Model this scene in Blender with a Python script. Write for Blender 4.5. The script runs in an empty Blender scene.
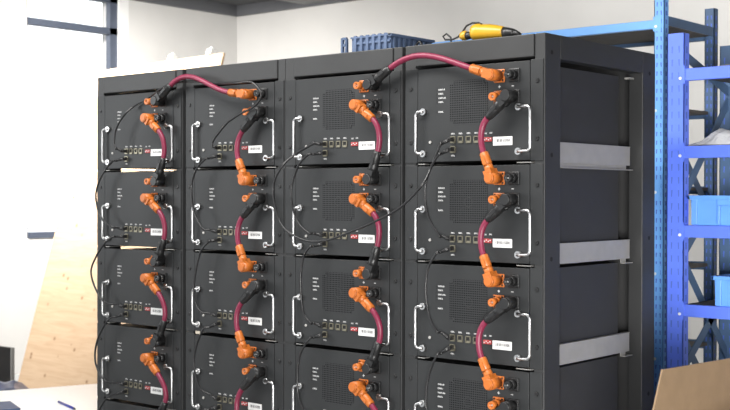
import bpy, bmesh, math, random
from mathutils import Vector, Matrix
random.seed(7)
PI = math.pi
SC = bpy.context.scene
COL = SC.collection

# ------------------------------------------------------------------ helpers
def link(o, parent=None):
    COL.objects.link(o)
    if parent is not None:
        o.parent = parent
    return o

def thing(name, label, cat, loc=(0, 0, 0), group=None, rz=0.0):
    o = bpy.data.objects.new(name, None)
    o.empty_display_size = 0.05
    o.location = loc
    o.rotation_euler = (0, 0, rz)
    COL.objects.link(o)
    o['label'] = label
    o['category'] = cat
    if group:
        o['group'] = group
    return o

def tag(o, label, cat, group=None):
    o['label'] = label
    o['category'] = cat
    if group:
        o['group'] = group
    return o

class MB:
    """collects shapes and links them as one mesh object"""
    def __init__(self):
        self.bm = bmesh.new()
        self.mi = 0
    def _faces(self, fs):
        for f in fs:
            f.material_index = self.mi
    def box(self, x0, x1, y0, y1, z0, z1, bev=0.0):
        r = bmesh.ops.create_cube(self.bm, size=1.0)
        vs = r['verts']
        for v in vs:
            v.co = Vector(((x0 + x1) / 2 + v.co.x * (x1 - x0), (y0 + y1) / 2 + v.co.y * (y1 - y0), (z0 + z1) / 2 + v.co.z * (z1 - z0)))
        fs = list({f for v in vs for f in v.link_faces})
        self._faces(fs)
        if bev > 0:
            es = list({e for v in vs for e in v.link_edges})
            g = bmesh.ops.bevel(self.bm, geom=es, offset=bev, segments=2, affect='EDGES', profile=0.5)
            self._faces(g['faces'])
        return self
    def obox(self, c, ax, ay, az, sx, sy, sz):
        """oriented box: centre, three axes, full sizes"""
        r = bmesh.ops.create_cube(self.bm, size=1.0)
        c, ax, ay, az = Vector(c), Vector(ax).normalized(), Vector(ay).normalized(), Vector(az).normalized()
        for v in r['verts']:
            v.co = c + ax * (v.co.x * sx) + ay * (v.co.y * sy) + az * (v.co.z * sz)
        self._faces({f for v in r['verts'] for f in v.link_faces})
        return self
    def prism(self, pts, off):
        """closed polygon (list of 3D points) extruded by vector off"""
        a = [self.bm.verts.new(p) for p in pts]
        b = [self.bm.verts.new(Vector(p) + Vector(off)) for p in pts]
        fs = [self.bm.faces.new(a), self.bm.faces.new(list(reversed(b)))]
        n = len(a)
        for i in range(n):
            fs.append(self.bm.faces.new((a[i], b[i], b[(i + 1) % n], a[(i + 1) % n])))
        self._faces(fs)
        return self
    def sweep(self, pts, rad, seg=10, cap=True, flat=None):
        """tube through points; rad is a number or a list"""
        pts = [Vector(p) for p in pts]
        n = len(pts)
        rs = rad if isinstance(rad, (list, tuple)) else [rad] * n
        tan = []
        for i in range(n):
            t = pts[min(i + 1, n - 1)] - pts[max(i - 1, 0)]
            tan.append(t.normalized() if t.length > 1e-9 else Vector((0, 0, 1)))
        up = Vector((0, 1, 0)) if abs(tan[0].y) < 0.9 else Vector((1, 0, 0))
        nrm = (up - tan[0] * up.dot(tan[0])).normalized()
        rings = []
        for i in range(n):
            nrm = (nrm - tan[i] * nrm.dot(tan[i])).normalized()
            b = tan[i].cross(nrm)
            ring = []
            for k in range(seg):
                a = 2 * PI * k / seg
                ring.append(self.bm.verts.new(pts[i] + (nrm * math.cos(a) + b * math.sin(a)) * rs[i]))
            rings.append(ring)
        fs = []
        for i in range(n - 1):
            for k in range(seg):
                k2 = (k + 1) % seg
                fs.append(self.bm.faces.new((rings[i][k], rings[i][k2], rings[i + 1][k2], rings[i + 1][k])))
        for f in fs:
            f.smooth = True
        if cap:
            fs.append(self.bm.faces.new(list(reversed(rings[0]))))
            fs.append(self.bm.faces.new(rings[-1]))
        self._faces(fs)
        return self
    def cyl(self, p0, p1, r0, r1=None, seg=16):
        return self.sweep([p0, p1], [r0, r0 if r1 is None else r1], seg)
    def tubewall(self, p0, p1, ro, ri, seg=20):
        """hollow barrel with an open front end p1"""
        p0, p1 = Vector(p0), Vector(p1)
        t = (p1 - p0).normalized()
        up = Vector((0, 0, 1)) if abs(t.z) < .9 else Vector((1, 0, 0))
        n = (up - t * up.dot(t)).normalized()
        b = t.cross(n)
        def ring(p, r):
            return [self.bm.verts.new(p + (n * math.cos(2 * PI * k / seg) + b * math.sin(2 * PI * k / seg)) * r) for k in range(seg)]
        A, B, Cc, D = ring(p0, ro), ring(p1, ro), ring(p1, ri), ring(p0 + t * .004, ri)
        fs = []
        for R1, R2, sm in ((A, B, True), (B, Cc, False), (Cc, D, True)):
            for k in range(seg):
                k2 = (k + 1) % seg
                f = self.bm.faces.new((R1[k], R1[k2], R2[k2], R2[k]))
                f.smooth = sm
                fs.append(f)
        fs.append(self.bm.faces.new(D))
        fs.append(self.bm.faces.new(list(reversed(A))))
        self._faces(fs)
        return self
    def sphere(self, c, r, sx=1, sy=1, sz=1, seg=12):
        g = bmesh.ops.create_uvsphere(self.bm, u_segments=seg, v_segments=seg // 2 + 2, radius=r)
        for v in g['verts']:
            v.co = Vector((v.co.x * sx, v.co.y * sy, v.co.z * sz)) + Vector(c)
        fs = {f for v in g['verts'] for f in v.link_faces}
        for f in fs:
            f.smooth = True
        self._faces(fs)
        return self
    def build(self, name, mats, parent=None, origin=None):
        bmesh.ops.recalc_face_normals(self.bm, faces=self.bm.faces[:])
        if origin is not None:
            bmesh.ops.translate(self.bm, verts=self.bm.verts[:], vec=-Vector(origin))
        me = bpy.data.meshes.new(name)
        self.bm.to_mesh(me)
        self.bm.free()
        for m in (mats if isinstance(mats, (list, tuple)) else [mats]):
            me.materials.append(m)
        o = bpy.data.objects.new(name, me)
        if origin is not None and parent is None:
            o.location = origin
        return link(o, parent)

def struct(name, mb, m):
    o = mb.build(name, m)
    o['kind'] = 'structure'
    return o

def copy_tree(o, parent=None):
    c = o.copy()
    COL.objects.link(c)
    if parent is not None:
        c.parent = parent
    for ch in list(KIDS.get(o.name, [])):
        copy_tree(ch, c)
    return c

KIDS = {}
def index_kids():
    KIDS.clear()
    for o in bpy.data.objects:
        if o.parent:
            KIDS.setdefault(o.parent.name, []).append(o)

def bezier(p0, t0, p1, t1, n=24):
    out = []
    a, b = Vector(p0) + Vector(t0), Vector(p1) + Vector(t1)
    for i in range(n + 1):
        t = i / n
        out.append((1 - t) ** 3 * Vector(p0) + 3 * (1 - t) ** 2 * t * a + 3 * (1 - t) * t * t * b + t ** 3 * Vector(p1))
    return out

def catmull(pts, sub=6):
    P = [Vector(p) for p in pts]
    P = [P[0] * 2 - P[1]] + P + [P[-1] * 2 - P[-2]]
    out = []
    for i in range(1, len(P) - 2):
        for s in range(sub):
            t = s / sub
            a, b, c, d = P[i - 1], P[i], P[i + 1], P[i + 2]
            out.append(0.5 * ((2 * b) + (c - a) * t + (2 * a - 5 * b + 4 * c - d) * t * t + (3 * b - a - 3 * c + d) * t ** 3))
    out.append(P[-2])
    return out

# ------------------------------------------------------------------ materials
def mat(name, col, rough=0.5, metal=0.0, noise=0.0, nscale=40.0, bump=0.0, bscale=200.0, spec=0.5, rvar=0.0, coat=0.0):
    m = bpy.data.materials.new(name)
    m.use_nodes = True
    nt = m.node_tree
    b = nt.nodes['Principled BSDF']
    b.inputs['Base Color'].default_value = (*col, 1)
    b.inputs['Roughness'].default_value = rough
    b.inputs['Metallic'].default_value = metal
    b.inputs['Specular IOR Level'].default_value = spec
    b.inputs['Coat Weight'].default_value = coat
    if noise or bump or rvar:
        tc = nt.nodes.new('ShaderNodeTexCoord')
        n = nt.nodes.new('ShaderNodeTexNoise')
        n.inputs['Scale'].default_value = nscale
        n.inputs['Detail'].default_value = 5
        nt.links.new(tc.outputs['Object'], n.inputs['Vector'])
        if noise:
            r = nt.nodes.new('ShaderNodeValToRGB')
            r.color_ramp.elements[0].position = 0.3
            r.color_ramp.elements[1].position = 0.7
            r.color_ramp.elements[0].color = (*[c * (1 - noise) for c in col], 1)
            r.color_ramp.elements[1].color = (*[min(1, c * (1 + noise)) for c in col], 1)
            nt.links.new(n.outputs['Fac'], r.inputs['Fac'])
            nt.links.new(r.outputs['Color'], b.inputs['Base Color'])
        if rvar:
            mr = nt.nodes.new('ShaderNodeMapRange')
            mr.inputs['To Min'].default_value = rough - rvar
            mr.inputs['To Max'].default_value = rough + rvar
            nt.links.new(n.outputs['Fac'], mr.inputs['Value'])
            nt.links.new(mr.outputs['Result'], b.inputs['Roughness'])
        if bump:
            n2 = nt.nodes.new('ShaderNodeTexNoise')
            n2.inputs['Scale'].default_value = bscale
            nt.links.new(tc.outputs['Object'], n2.inputs['Vector'])
            bp = nt.nodes.new('ShaderNodeBump')
            bp.inputs['Strength'].default_value = bump
            bp.inputs['Distance'].default_value = 0.002
            nt.links.new(n2.outputs['Fac'], bp.inputs['Height'])
            nt.links.new(bp.outputs['Normal'], b.inputs['Normal'])
    return m

def math_node(nt, op, a, b=None):
    n = nt.nodes.new('ShaderNodeMath')
    n.operation = op
    for i, v in enumerate((a, b)):
        if v is None:
            continue
        if isinstance(v, (int, float)):
            n.inputs[i].default_value = v
        else:
            nt.links.new(v, n.inputs[i])
    return n.outputs[0]

BLACK = mat('black_powder_coat', (0.0155, 0.0166, 0.0175), 0.5, noise=0.12, nscale=9, bump=0.15, bscale=900, rvar=0.06, spec=0.42)
FRAME = mat('black_frame_coat', (0.026, 0.0265, 0.0272), 0.48, noise=0.10, nscale=7, bump=0.12, bscale=900, rvar=0.06, spec=0.40)
CASE = mat('black_case_sheet', (0.025, 0.025, 0.0255), 0.6, noise=0.1, nscale=12)
RUBBER = mat('black_plastic', (0.008, 0.008, 0.0085), 0.42, noise=0.1, nscale=60)
CABLEBK = mat('black_cable_sheath', (0.010, 0.010, 0.011), 0.35)
DARK = mat('dark_cavity', (0.004, 0.004, 0.004), 0.8)
CHROME = mat('brushed_chrome', (0.50, 0.50, 0.50), 0.30, 1.0, noise=0.02, nscale=20)
STEEL = mat('galvanised_steel', (0.42, 0.41, 0.39), 0.50, 0.55, noise=0.05, nscale=25, rvar=0.05)
NICKEL = mat('port_shield_metal', (0.26, 0.24, 0.18), 0.42, 0.9, noise=0.08, nscale=200)
ORANGE = mat('orange_plastic', (0.40, 0.108, 0.015), 0.42, noise=0.08, nscale=60)
MAGENTA = mat('magenta_cable_sheath', (0.165, 0.012, 0.040), 0.42, noise=0.10, nscale=50)
RED = mat('red_switch_plastic', (0.30, 0.030, 0.030), 0.5, noise=0.1, nscale=200)
PRINT = mat('white_panel_print', (0.50, 0.50, 0.50), 0.6, noise=0.05, nscale=300)
LAMP = mat('clear_led_lens', (0.5, 0.55, 0.56), 0.2)

def mat_grille():
    m = bpy.data.materials.new('perforated_vent_sheet')
    m.use_nodes = True
    nt = m.node_tree
    b = nt.nodes['Principled BSDF']
    b.inputs['Roughness'].default_value = 0.5
    tc = nt.nodes.new('ShaderNodeTexCoord')
    sp = nt.nodes.new('ShaderNodeSeparateXYZ')
    nt.links.new(tc.outputs['Object'], sp.inputs[0])
    P = 0.0074
    fx = math_node(nt, 'FRACT', math_node(nt, 'DIVIDE', math_node(nt, 'ADD', sp.outputs['X'], 5.0), P))
    fz = math_node(nt, 'FRACT', math_node(nt, 'DIVIDE', math_node(nt, 'ADD', sp.outputs['Z'], 5.0), P))
    dx = math_node(nt, 'ABSOLUTE', math_node(nt, 'SUBTRACT', fx, 0.5))
    dz = math_node(nt, 'ABSOLUTE', math_node(nt, 'SUBTRACT', fz, 0.5))
    mx = math_node(nt, 'MAXIMUM', dx, dz)
    hole = math_node(nt, 'LESS_THAN', mx, 0.30)
    mix = nt.nodes.new('ShaderNodeMix')
    mix.data_type = 'RGBA'
    mix.inputs['A'].default_value = (0.0155, 0.0166, 0.0175, 1)
    mix.inputs['B'].default_value = (0.006, 0.006, 0.007, 1)
    nt.links.new(hole, mix.inputs['Factor'])
    nt.links.new(mix.outputs['Result'], b.inputs['Base Color'])
    sm = nt.nodes.new('ShaderNodeMapRange')
    sm.inputs['To Min'].default_value = 0.5
    sm.inputs['To Max'].default_value = 0.05
    nt.links.new(hole, sm.inputs['Value'])
    nt.links.new(sm.outputs['Result'], b.inputs['Specular IOR Level'])
    return m
GRILLE = mat_grille()

def mat_barcode():
    m = bpy.data.materials.new('barcode_label_print')
    m.use_nodes = True
    nt = m.node_tree
    b = nt.nodes['Principled BSDF']
    b.inputs['Roughness'].default_value = 0.45
    tc = nt.nodes.new('ShaderNodeTexCoord')
    sp = nt.nodes.new('ShaderNodeSeparateXYZ')
    nt.links.new(tc.outputs['Object'], sp.inputs[0])
    # the label occupies object x 0.088..0.162, z 0.0535..0.0815
    w = nt.nodes.new('ShaderNodeTexWhiteNoise')
    w.noise_dimensions = '1D'
    nt.links.new(math_node(nt, 'FLOOR', math_node(nt, 'DIVIDE', sp.outputs['X'], 0.0007)), w.inputs['W'])
    bar = math_node(nt, 'GREATER_THAN', w.outputs['Value'], 0.45)
    inz = math_node(nt, 'LESS_THAN', math_node(nt, 'ABSOLUTE', math_node(nt, 'SUBTRACT', sp.outputs['Z'], 0.0690)), 0.0050)
    inx = math_node(nt, 'LESS_THAN', math_node(nt, 'ABSOLUTE', math_node(nt, 'SUBTRACT', sp.outputs['X'], 0.1255)), 0.028)
    f = math_node(nt, 'MULTIPLY', math_node(nt, 'MULTIPLY', bar, inz), inx)
    mix = nt.nodes.new('ShaderNodeMix')
    mix.data_type = 'RGBA'
    mix.inputs['A'].default_value = (0.66, 0.66, 0.65, 1)
    mix.inputs['B'].default_value = (0.03, 0.03, 0.03, 1)
    nt.links.new(f, mix.inputs['Factor'])
    nt.links.new(mix.outputs['Result'], b.inputs['Base Color'])
    return m
BARCODE = mat_barcode()

# ------------------------------------------------------------------ the camera
cam = bpy.data.cameras.new('camera')
co = bpy.data.objects.new('camera', cam)
COL.objects.link(co)
cam.sensor_width = 36.0
cam.lens = 1195.18 / 730 * 36.0
cam.clip_end = 100
yaw, pitch, roll = -0.70286, -0.007967, 0.001732
fw = Vector((math.sin(yaw) * math.cos(pitch), math.cos(yaw) * math.cos(pitch), math.sin(pitch)))
r0 = Vector((math.cos(yaw), -math.sin(yaw), 0))
u0 = r0.cross(fw)
rr = r0 * math.cos(roll) + u0 * math.sin(roll)
uu = -r0 * math.sin(roll) + u0 * math.cos(roll)
M = Matrix(((rr.x, uu.x, -fw.x), (rr.y, uu.y, -fw.y), (rr.z, uu.z, -fw.z))).to_4x4()
M.translation = Vector((1.9963, -3.23, 1.3509))
co.matrix_world = M
SC.camera = co
cam.dof.use_dof = True
cam.dof.focus_distance = 4.35
cam.dof.aperture_fstop = 5.0

SC.view_settings.view_transform = 'Standard'
SC.view_settings.look = 'None'
SC.view_settings.exposure = 0.0
SC.view_settings.gamma = 1.0
SC.view_settings.use_curve_mapping = False

# ------------------------------------------------------------------ battery racks
W = 0.56
XR = [-1.7138, -1.1328, -0.5728, 0.0]          # right edge of each rack
SEP, PITCH = 1.46, 0.3298                       # first gap between modules, module pitch
TOP = 1.8640
DEPTH = 0.75
ORD = ['leftmost', 'second from left', 'third from left', 'rightmost']
ROWS = ['top', 'second', 'third', 'fourth', 'bottom']

def hole(mb, p, r, d):
    mb.cyl(Vector(p), Vector(p) + Vector(d), r, seg=10)

def make_rack(ci, label):
    x1 = XR[ci]
    x0 = x1 - W + 0.001
    ox = (x0 + x1) / 2
    t = thing('battery_rack', label, 'equipment rack', (ox, DEPTH / 2, 0), 'battery racks standing in a row')
    O = (ox, DEPTH / 2, 0)
    def B(mb, name, m):
        return mb.build(name, m, t, O)
    PW = 0.045
    for sx in (0, 1):
        # front post: channel with mounting holes
        xa, xb = (x0, x0 + PW) if sx == 0 else (x1 - 0.038, x1)
        mb = MB()
        mb.box(xa, xb, 0.0, 0.0936, 0.05, TOP, 0.0025)
        mb.mi = 1
        for z in (1.805, 1.48, 1.15, 0.66, 0.35):
            xs = x1 + 0.0006 if sx else x0 - 0.0006
            hole(mb, (xs, 0.040, z), 0.0075, (-0.003 if sx else 0.003, 0, 0))
        B(mb, 'front_post', [FRAME, DARK])
        xa, xb = (x0, x0 + 0.055) if sx == 0 else (x1 - 0.055, x1)
        mb = MB()
        mb.box(xa, xb, 0.654, DEPTH, 0.05, TOP, 0.0025)
        mb.mi = 1
        for z in (1.79, 1.2, 0.64):
            xs = x1 + 0.0006 if sx else x0 - 0.0006
            hole(mb, (xs, 0.705, z), 0.0075, (-0.003 if sx else 0.003, 0, 0))
        B(mb, 'rear_post', [FRAME, DARK])
        # side beams at the top and the foot
        xa, xb = (x0, x0 + 0.045) if sx == 0 else (x1 - 0.045, x1)
        B(MB().box(xa, xb, 0.0936, 0.654, SEP + 0.328, TOP, 0.002), 'side_beam', FRAME)
        B(MB().box(xa, xb, 0.0936, 0.654, 0.05, 0.13, 0.002), 'side_beam', FRAME)
        # galvanised slide rails seen through the open side
        for k in (range(0, 4) if (ci == 3 and sx) else ()):
            zt = SEP + 0.0656 - k * PITCH
            mb = MB()
            if sx:
                mb.box(x1 - 0.036, x1 - 0.032, 0.10, 0.620, zt - 0.067, zt)
                mb.box(x1 - 0.050, x1 - 0.030, 0.16 if k == 0 else 0.585, 0.640, zt - 0.0840, zt - 0.0810)
                mb.box(x1 - 0.050, x1 - 0.047, 0.16 if k == 0 else 0.585, 0.620, zt - 0.0840, zt)
                mb.box(x1 - 0.047, x1 - 0.036, 0.10, 0.630, zt - 0.003, zt)
            else:
                mb.box(x0 + 0.032, x0 + 0.036, 0.10, 0.636, zt - 0.070, zt)
                mb.box(x0 + 0.0335, x0 + 0.046, 0.10, 0.650, zt - 0.086, zt - 0.083)
                mb.box(x0 + 0.034, x0 + 0.045, 0.10, 0.62, zt - 0.084, zt - 0.070)
            B(mb, 'slide_rail', STEEL)
    if ci == 3:
        B(MB().box(x1 - 0.050, x1 - 0.030, 0.612, 0.645, SEP + 0.306, SEP + 0.312), 'rail_bracket', STEEL)
    # top front beam, lower front beam
    mb = MB()
    mb.box(x0 + PW + 0.0012, x1 - 0.0385 - 0.0012, -0.004, 0.05, SEP + 0.331, TOP - 0.0005, 0.003)
    B(mb, 'top_beam', FRAME)
    B(MB().box(x0 + PW + .001, x1 - 0.039, 0.0, 0.05, 0.05, 0.125, 0.003), 'bottom_beam', FRAME)
    B(MB().box(x0 + .003, x1 - .003, 0.003, DEPTH - .003, TOP - 0.006, TOP - 0.001), 'top_panel', FRAME)
    B(MB().box(x0 + .003, x1 - .003, DEPTH - 0.012, DEPTH - 0.008, 0.06, TOP - 0.003), 'rear_panel', CASE)
    if ci > 0:
        B(MB().box(x0 + .020, x0 + .024, 0.0936, 0.654, 0.13, SEP + 0.328), 'light_stop_panel', CASE)  # unseen sheet added to stop light passing from rack to rack
    # shelf lips that show in the gaps between modules
    for k in range(0, 5):
        z = SEP - k * PITCH
        mb = MB()
        mb.box(x0 + 0.056, x0 + 0.085, 0.001, 0.03, z - 0.004, z - 0.0012)
        mb.box(x0 + 0.056, x0 + 0.075, 0.03, 0.62, z - 0.004, z - 0.0012)
        B(mb, 'shelf_angle', STEEL)
        mb = MB()
        mb.box(x1 - 0.105, x1 - 0.050, 0.001, 0.03, z - 0.004, z - 0.0012)
        mb.box(x1 - 0.075, x1 - 0.056, 0.03, 0.62, z - 0.004, z - 0.0012)
        B(mb, 'shelf_angle', STEEL)
    for sx in (x0 + .05, x1 - .05):
        for sy in (0.06, 0.69):
            mb = MB()
            mb.cyl((sx, sy, 0.0), (sx, sy, 0.012), 0.028)
            mb.cyl((sx, sy, 0.012), (sx, sy, 0.052), 0.010)
            B(mb, 'levelling_foot', RUBBER)
    return t

make_rack(0, 'leftmost of the four tall black battery racks, next to the leaning plywood board')
make_rack(1, 'second black battery rack from the left, between leftmost rack and rack under the blue crate')
make_rack(2, 'third black battery rack from the left, with the blue crate on its top')
make_rack(3, 'rightmost black battery rack with open side showing silver slide rails')

# ------------------------------------------------------------------ battery modules
def make_module(label, grille):
    """local frame: x from the rack centre line, y = 0 the rack front, z = 0 the module's foot gap"""
    t = thing('battery_module', label, 'battery module', (0, 0, 0), 'battery modules in the racks')
    def L(dx):
        return dx + W / 2
    Y0 = -0.005
    # casing with bevelled front plate
    B = lambda mb, name, m: mb.build(name, m, t)
    B(MB().box(L(-0.4975), L(-0.056), 0.004, 0.58, 0.008, 0.314), 'casing', CASE)
    mb = MB().box(L(-0.5005), L(-0.0535), Y0, 0.004, 0.0045, 0.3195, 0.0012)
    B(mb, 'front_plate', BLACK)
    for xa, xb, scr in ((L(-0.556), L(-0.5028), L(-0.532)), (L(-0.0512), L(-0.005), L(-0.026))):
        e = B(MB().box(xa, xb, -0.004, -0.0003, 0.002, 0.3225, 0.0010), 'mounting_ear', BLACK)
        for z in (0.072, 0.2545):
            s = MB()
            s.cyl((scr, -0.0075, z), (scr, -0.0038, z), 0.0062, 0.0078, seg=12)
            s.mi = 1
            s.cyl((scr, -0.0081, z), (scr, -0.0074, z), 0.0030, seg=6)
            s.build('screw', [RUBBER, DARK], e)
    # chrome pull handles
    for sx, xs, xb in ((-1, L(-0.474), L(-0.498)), (1, L(-0.092), L(-0.042))):
        zt, zb, r = 0.1745, 0.0325, 0.0050
        pts = []
        c = 0.014
        yb = -0.020
        pts += [(xs, Y0, zt), (xs, yb + .006, zt), (xs + sx * .003, yb, zt), (xb - sx * c, yb, zt)]
        for k in range(1, 6):
            a = PI / 2 * k / 6
            pts.append((xb - sx * c + sx * c * math.sin(a), yb, zt - c + c * math.cos(a)))
        pts.append((xb, yb, zt - c))
        pts.append((xb, yb, zb + c))
        for k in range(1, 6):
            a = PI / 2 * k / 6
            pts.append((xb - sx * c + sx * c * math.cos(a), yb, zb + c - c * math.sin(a)))
        pts += [(xb - sx * c, yb, zb), (xs + sx * .003, yb, zb), (xs, yb + .006, zb), (xs, Y0, zb)]
        h = B(MB().sweep(pts, r, 10), 'handle', CHROME)
        for z in (zt, zb):
            w = MB()
            w.tubewall((xs, Y0, z), (xs, Y0 - 0.010, z), 0.0115, 0.0058, 16)
            w.build('handle_collar', CHROME, h)
    # sockets: square flange with four corner holes and an open barrel
    for nm, dx, m, ln in (('positive_socket', -0.1665, ORANGE, 0.047), ('negative_socket', -0.1105, RUBBER, 0.042)):
        for z in (0.2770, 0.2085):
            mb = MB()
            x = L(dx)
            mb.box(x - 0.0215, x + 0.0215, Y0 - 0.0055, Y0, z - 0.0215, z + 0.0215, 0.003)
            mb.cyl((x, Y0 - 0.005, z), (x, Y0 - 0.024, z), 0.0165, 0.0150, 20)
            mb.tubewall((x, Y0 - 0.022, z), (x, Y0 - ln, z), 0.0128, 0.0078, 20)
            mb.mi = 1
            mb.cyl((x, Y0 - 0.024, z), (x, Y0 - 0.027, z), 0.0076, seg=14)
            for ax in (-1, 1):
                for az in (-1, 1):
                    mb.cyl((x + ax * .0150, Y0 - 0.0062, z + az * .0150), (x + ax * .0150, Y0 - 0.0045, z + az * .0150), 0.0036, seg=10)
            mb.mi = 2
            mb.cyl((x, Y0 - 0.024, z), (x, Y0 - ln + 0.006, z), 0.0030, seg=10)
            B(mb, nm, [m, DARK, STEEL])
    # network ports
    for dx, z in ((-0.352, 0.077), (-0.321, 0.0765), (-0.2885, 0.076), (-0.2575, 0.0755), (-0.352, 0.0445)):
        x = L(dx)
        mb = MB()
        a, b = 0.0105, 0.0115
        yf = Y0 - 0.003
        mb.box(x - a, x + a, yf, Y0, z + b - 0.003, z + b)
        mb.box(x - a, x + a, yf, Y0, z - b, z - b + 0.0050)
        mb.box(x - a, x - a + 0.003, yf, Y0, z - b, z + b)
        mb.box(x + a - 0.003, x + a, yf, Y0, z - b, z + b)
        mb.mi = 1
        mb.box(x - a + 0.003, x + a - 0.003, yf + 0.0018, Y0, z - b + 0.005, z + b - 0.003)
        mb.mi = 2
        mb.box(x - 0.0065, x + 0.0065, yf + 0.0008, yf + 0.0019, z - b + 0.005, z - b + 0.0075)
        B(mb, 'network_port', [NICKEL, DARK, NICKEL])
    # address switch
    mb = MB()
    mb.box(L(-0.2275), L(-0.1955), Y0 - 0.003, Y0, 0.0670, 0.0810, 0.001)
    mb.mi = 1
    for k in range(4):
        x = L(-0.2225) + k * 0.0075
        mb.box(x - 0.0018, x + 0.0018, Y0 - 0.0045, Y0 - 0.002, 0.0740 if k % 2 else 0.0705, 0.0780 if k % 2 else 0.0745)
    B(mb, 'address_switch', [RED, PRINT])
    B(MB().box(L(-0.1920), L(-0.1180), Y0 - 0.0008, Y0 + .0002, 0.0535, 0.0815), 'barcode_label', BARCODE)
    # printed legends, one part per word
    def stroke_word(x, z, n, h=0.0050, cw=0.0054, name='legend'):
        mb = MB()
        for k in range(n):
            xx = x + k * cw
            mb.box(xx, xx + cw * .30, Y0 - 0.0004, Y0 + .0002, z, z + h)
            if k % 2 == 0:
                mb.box(xx, xx + cw * .75, Y0 - 0.0004, Y0 + .0002, z + h * .72, z + h)
            if k % 3 != 1:
                mb.box(xx, xx + cw * .75, Y0 - 0.0004, Y0 + .0002, z, z + h * .26)
            else:
                mb.box(xx + cw * .45, xx + cw * .75, Y0 - 0.0004, Y0 + .0002, z, z + h)
        B(mb, name, PRINT)
    for z, n in ((0.2435, 5), (0.2300, 4), (0.2155, 6), (0.2020, 4), (0.1690, 4)):
        stroke_word(L(-0.4127), z, n, name='status_legend')
    for dx in (-0.360, -0.329, -0.2965, -0.2655):
        stroke_word(L(dx), 0.0945, 4, 0.0048, 0.0040, 'port_legend')
    stroke_word(L(-0.360), 0.0215, 4, 0.0048, 0.0040, 'port_legend')
    stroke_word(L(-0.227), 0.0915, 3, 0.0045, 0.0038, 'switch_legend')
    stroke_word(L(-0.206), 0.0925, 3, 0.0045, 0.0038, 'switch_legend')
    x, z = L(-0.168), 0.2425          # plus and minus signs
    mb = MB()
    mb.box(x - .0045, x + .0045, Y0 - .0004, Y0 + .0002, z - .0012, z + .0012)
    mb.box(x - .0012, x + .0012, Y0 - .0005, Y0 + .0002, z - .0045, z + .0045)
    B(mb, 'plus_sign', PRINT)
    x = L(-0.1165)
    B(MB().box(x - .0045, x + .0045, Y0 - .0004, Y0 + .0002, z - .0012, z + .0012), 'minus_sign', PRINT)
    for z in (0.2460, 0.2325, 0.2180, 0.2045, 0.1715):
        B(MB().cyl((L(-0.4205), Y0 - 0.0016, z), (L(-0.4205), Y0, z), 0.0022, seg=10), 'indicator_lamp', RUBBER)
    B(MB().cyl((L(-0.447), Y0 - 0.0035, 0.0705), (L(-0.447), Y0, 0.0705), 0.0046, 0.0056, seg=14), 'ground_stud', STEEL)
    if grille:
        n = 0.0125
        xa, xb, za, zb = L(-0.3645), L(-0.2135), 0.1265, 0.2725
        pts = [(xa + n, za), (xb - n, za), (xb - n, za + n), (xb, za + n), (xb, zb - n), (xb - n, zb - n), (xb - n, zb), (xa + n, zb), (xa + n, zb - n), (xa, zb - n), (xa, za + n), (xa + n, za + n)]
        g = B(MB().prism([(p[0], Y0 - 0.0006, p[1]) for p in pts], (0, 0.0008, 0)), 'fan_grille', GRILLE)
        cx, cz = (xa + xb) / 2, (za + zb) / 2
        mb = MB()
        for rad in (0.016,):
            mb.sweep([(cx + rad * math.cos(2 * PI * k / 24), Y0 - 0.0008, cz + rad * math.sin(2 * PI * k / 24)) for k in range(25)], 0.0006, 5, False)
        mb.build('fan_hub', BLACK, g)
        for ax in (-1, 1):
            for az in (-1, 1):
                s = MB()
                s.cyl((cx + ax * .0600, Y0 - 0.0022, cz + az * .0600), (cx + ax * .0600, Y0 - .0004, cz + az * .0600), 0.0030, 0.0038, seg=10)
                s.build('grille_screw', RUBBER, g)
    return t

proto_plain = make_module('', False)
proto_vent = make_module('', True)
index_kids()
used = {False: False, True: False}
RACKNAME = ['in the leftmost rack', 'in the second rack from the left', 'in the third rack from the left', 'in the rightmost rack']
for ci in range(4):
    for k in range(5):
        vent = (ci == 3) or (ci == 2)
        src = proto_vent if vent else proto_plain
        if not used[vent]:
            o = src
            used[vent] = True
        else:
            o = copy_tree(src)
        o.location = (XR[ci] - W / 2, 0, SEP - k * PITCH)
        rowtxt = ['top', 'second from top', 'third from top', 'fourth from top', 'bottom'][k]
        o['label'] = 'black %s battery module %s, %s' % ('fan-grilled' if vent else 'plain-fronted', RACKNAME[ci], rowtxt)
        o['group'] = 'battery modules in the racks'

# ------------------------------------------------------------------ power cables
def sock(ci, row, sign, level):
    dx = -0.1665 if sign == '+' else -0.1105
    z = 0.2770 if level == 'u' else 0.2085
    return Vector((XR[ci] + dx, 0, SEP - row * PITCH + z))

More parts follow.
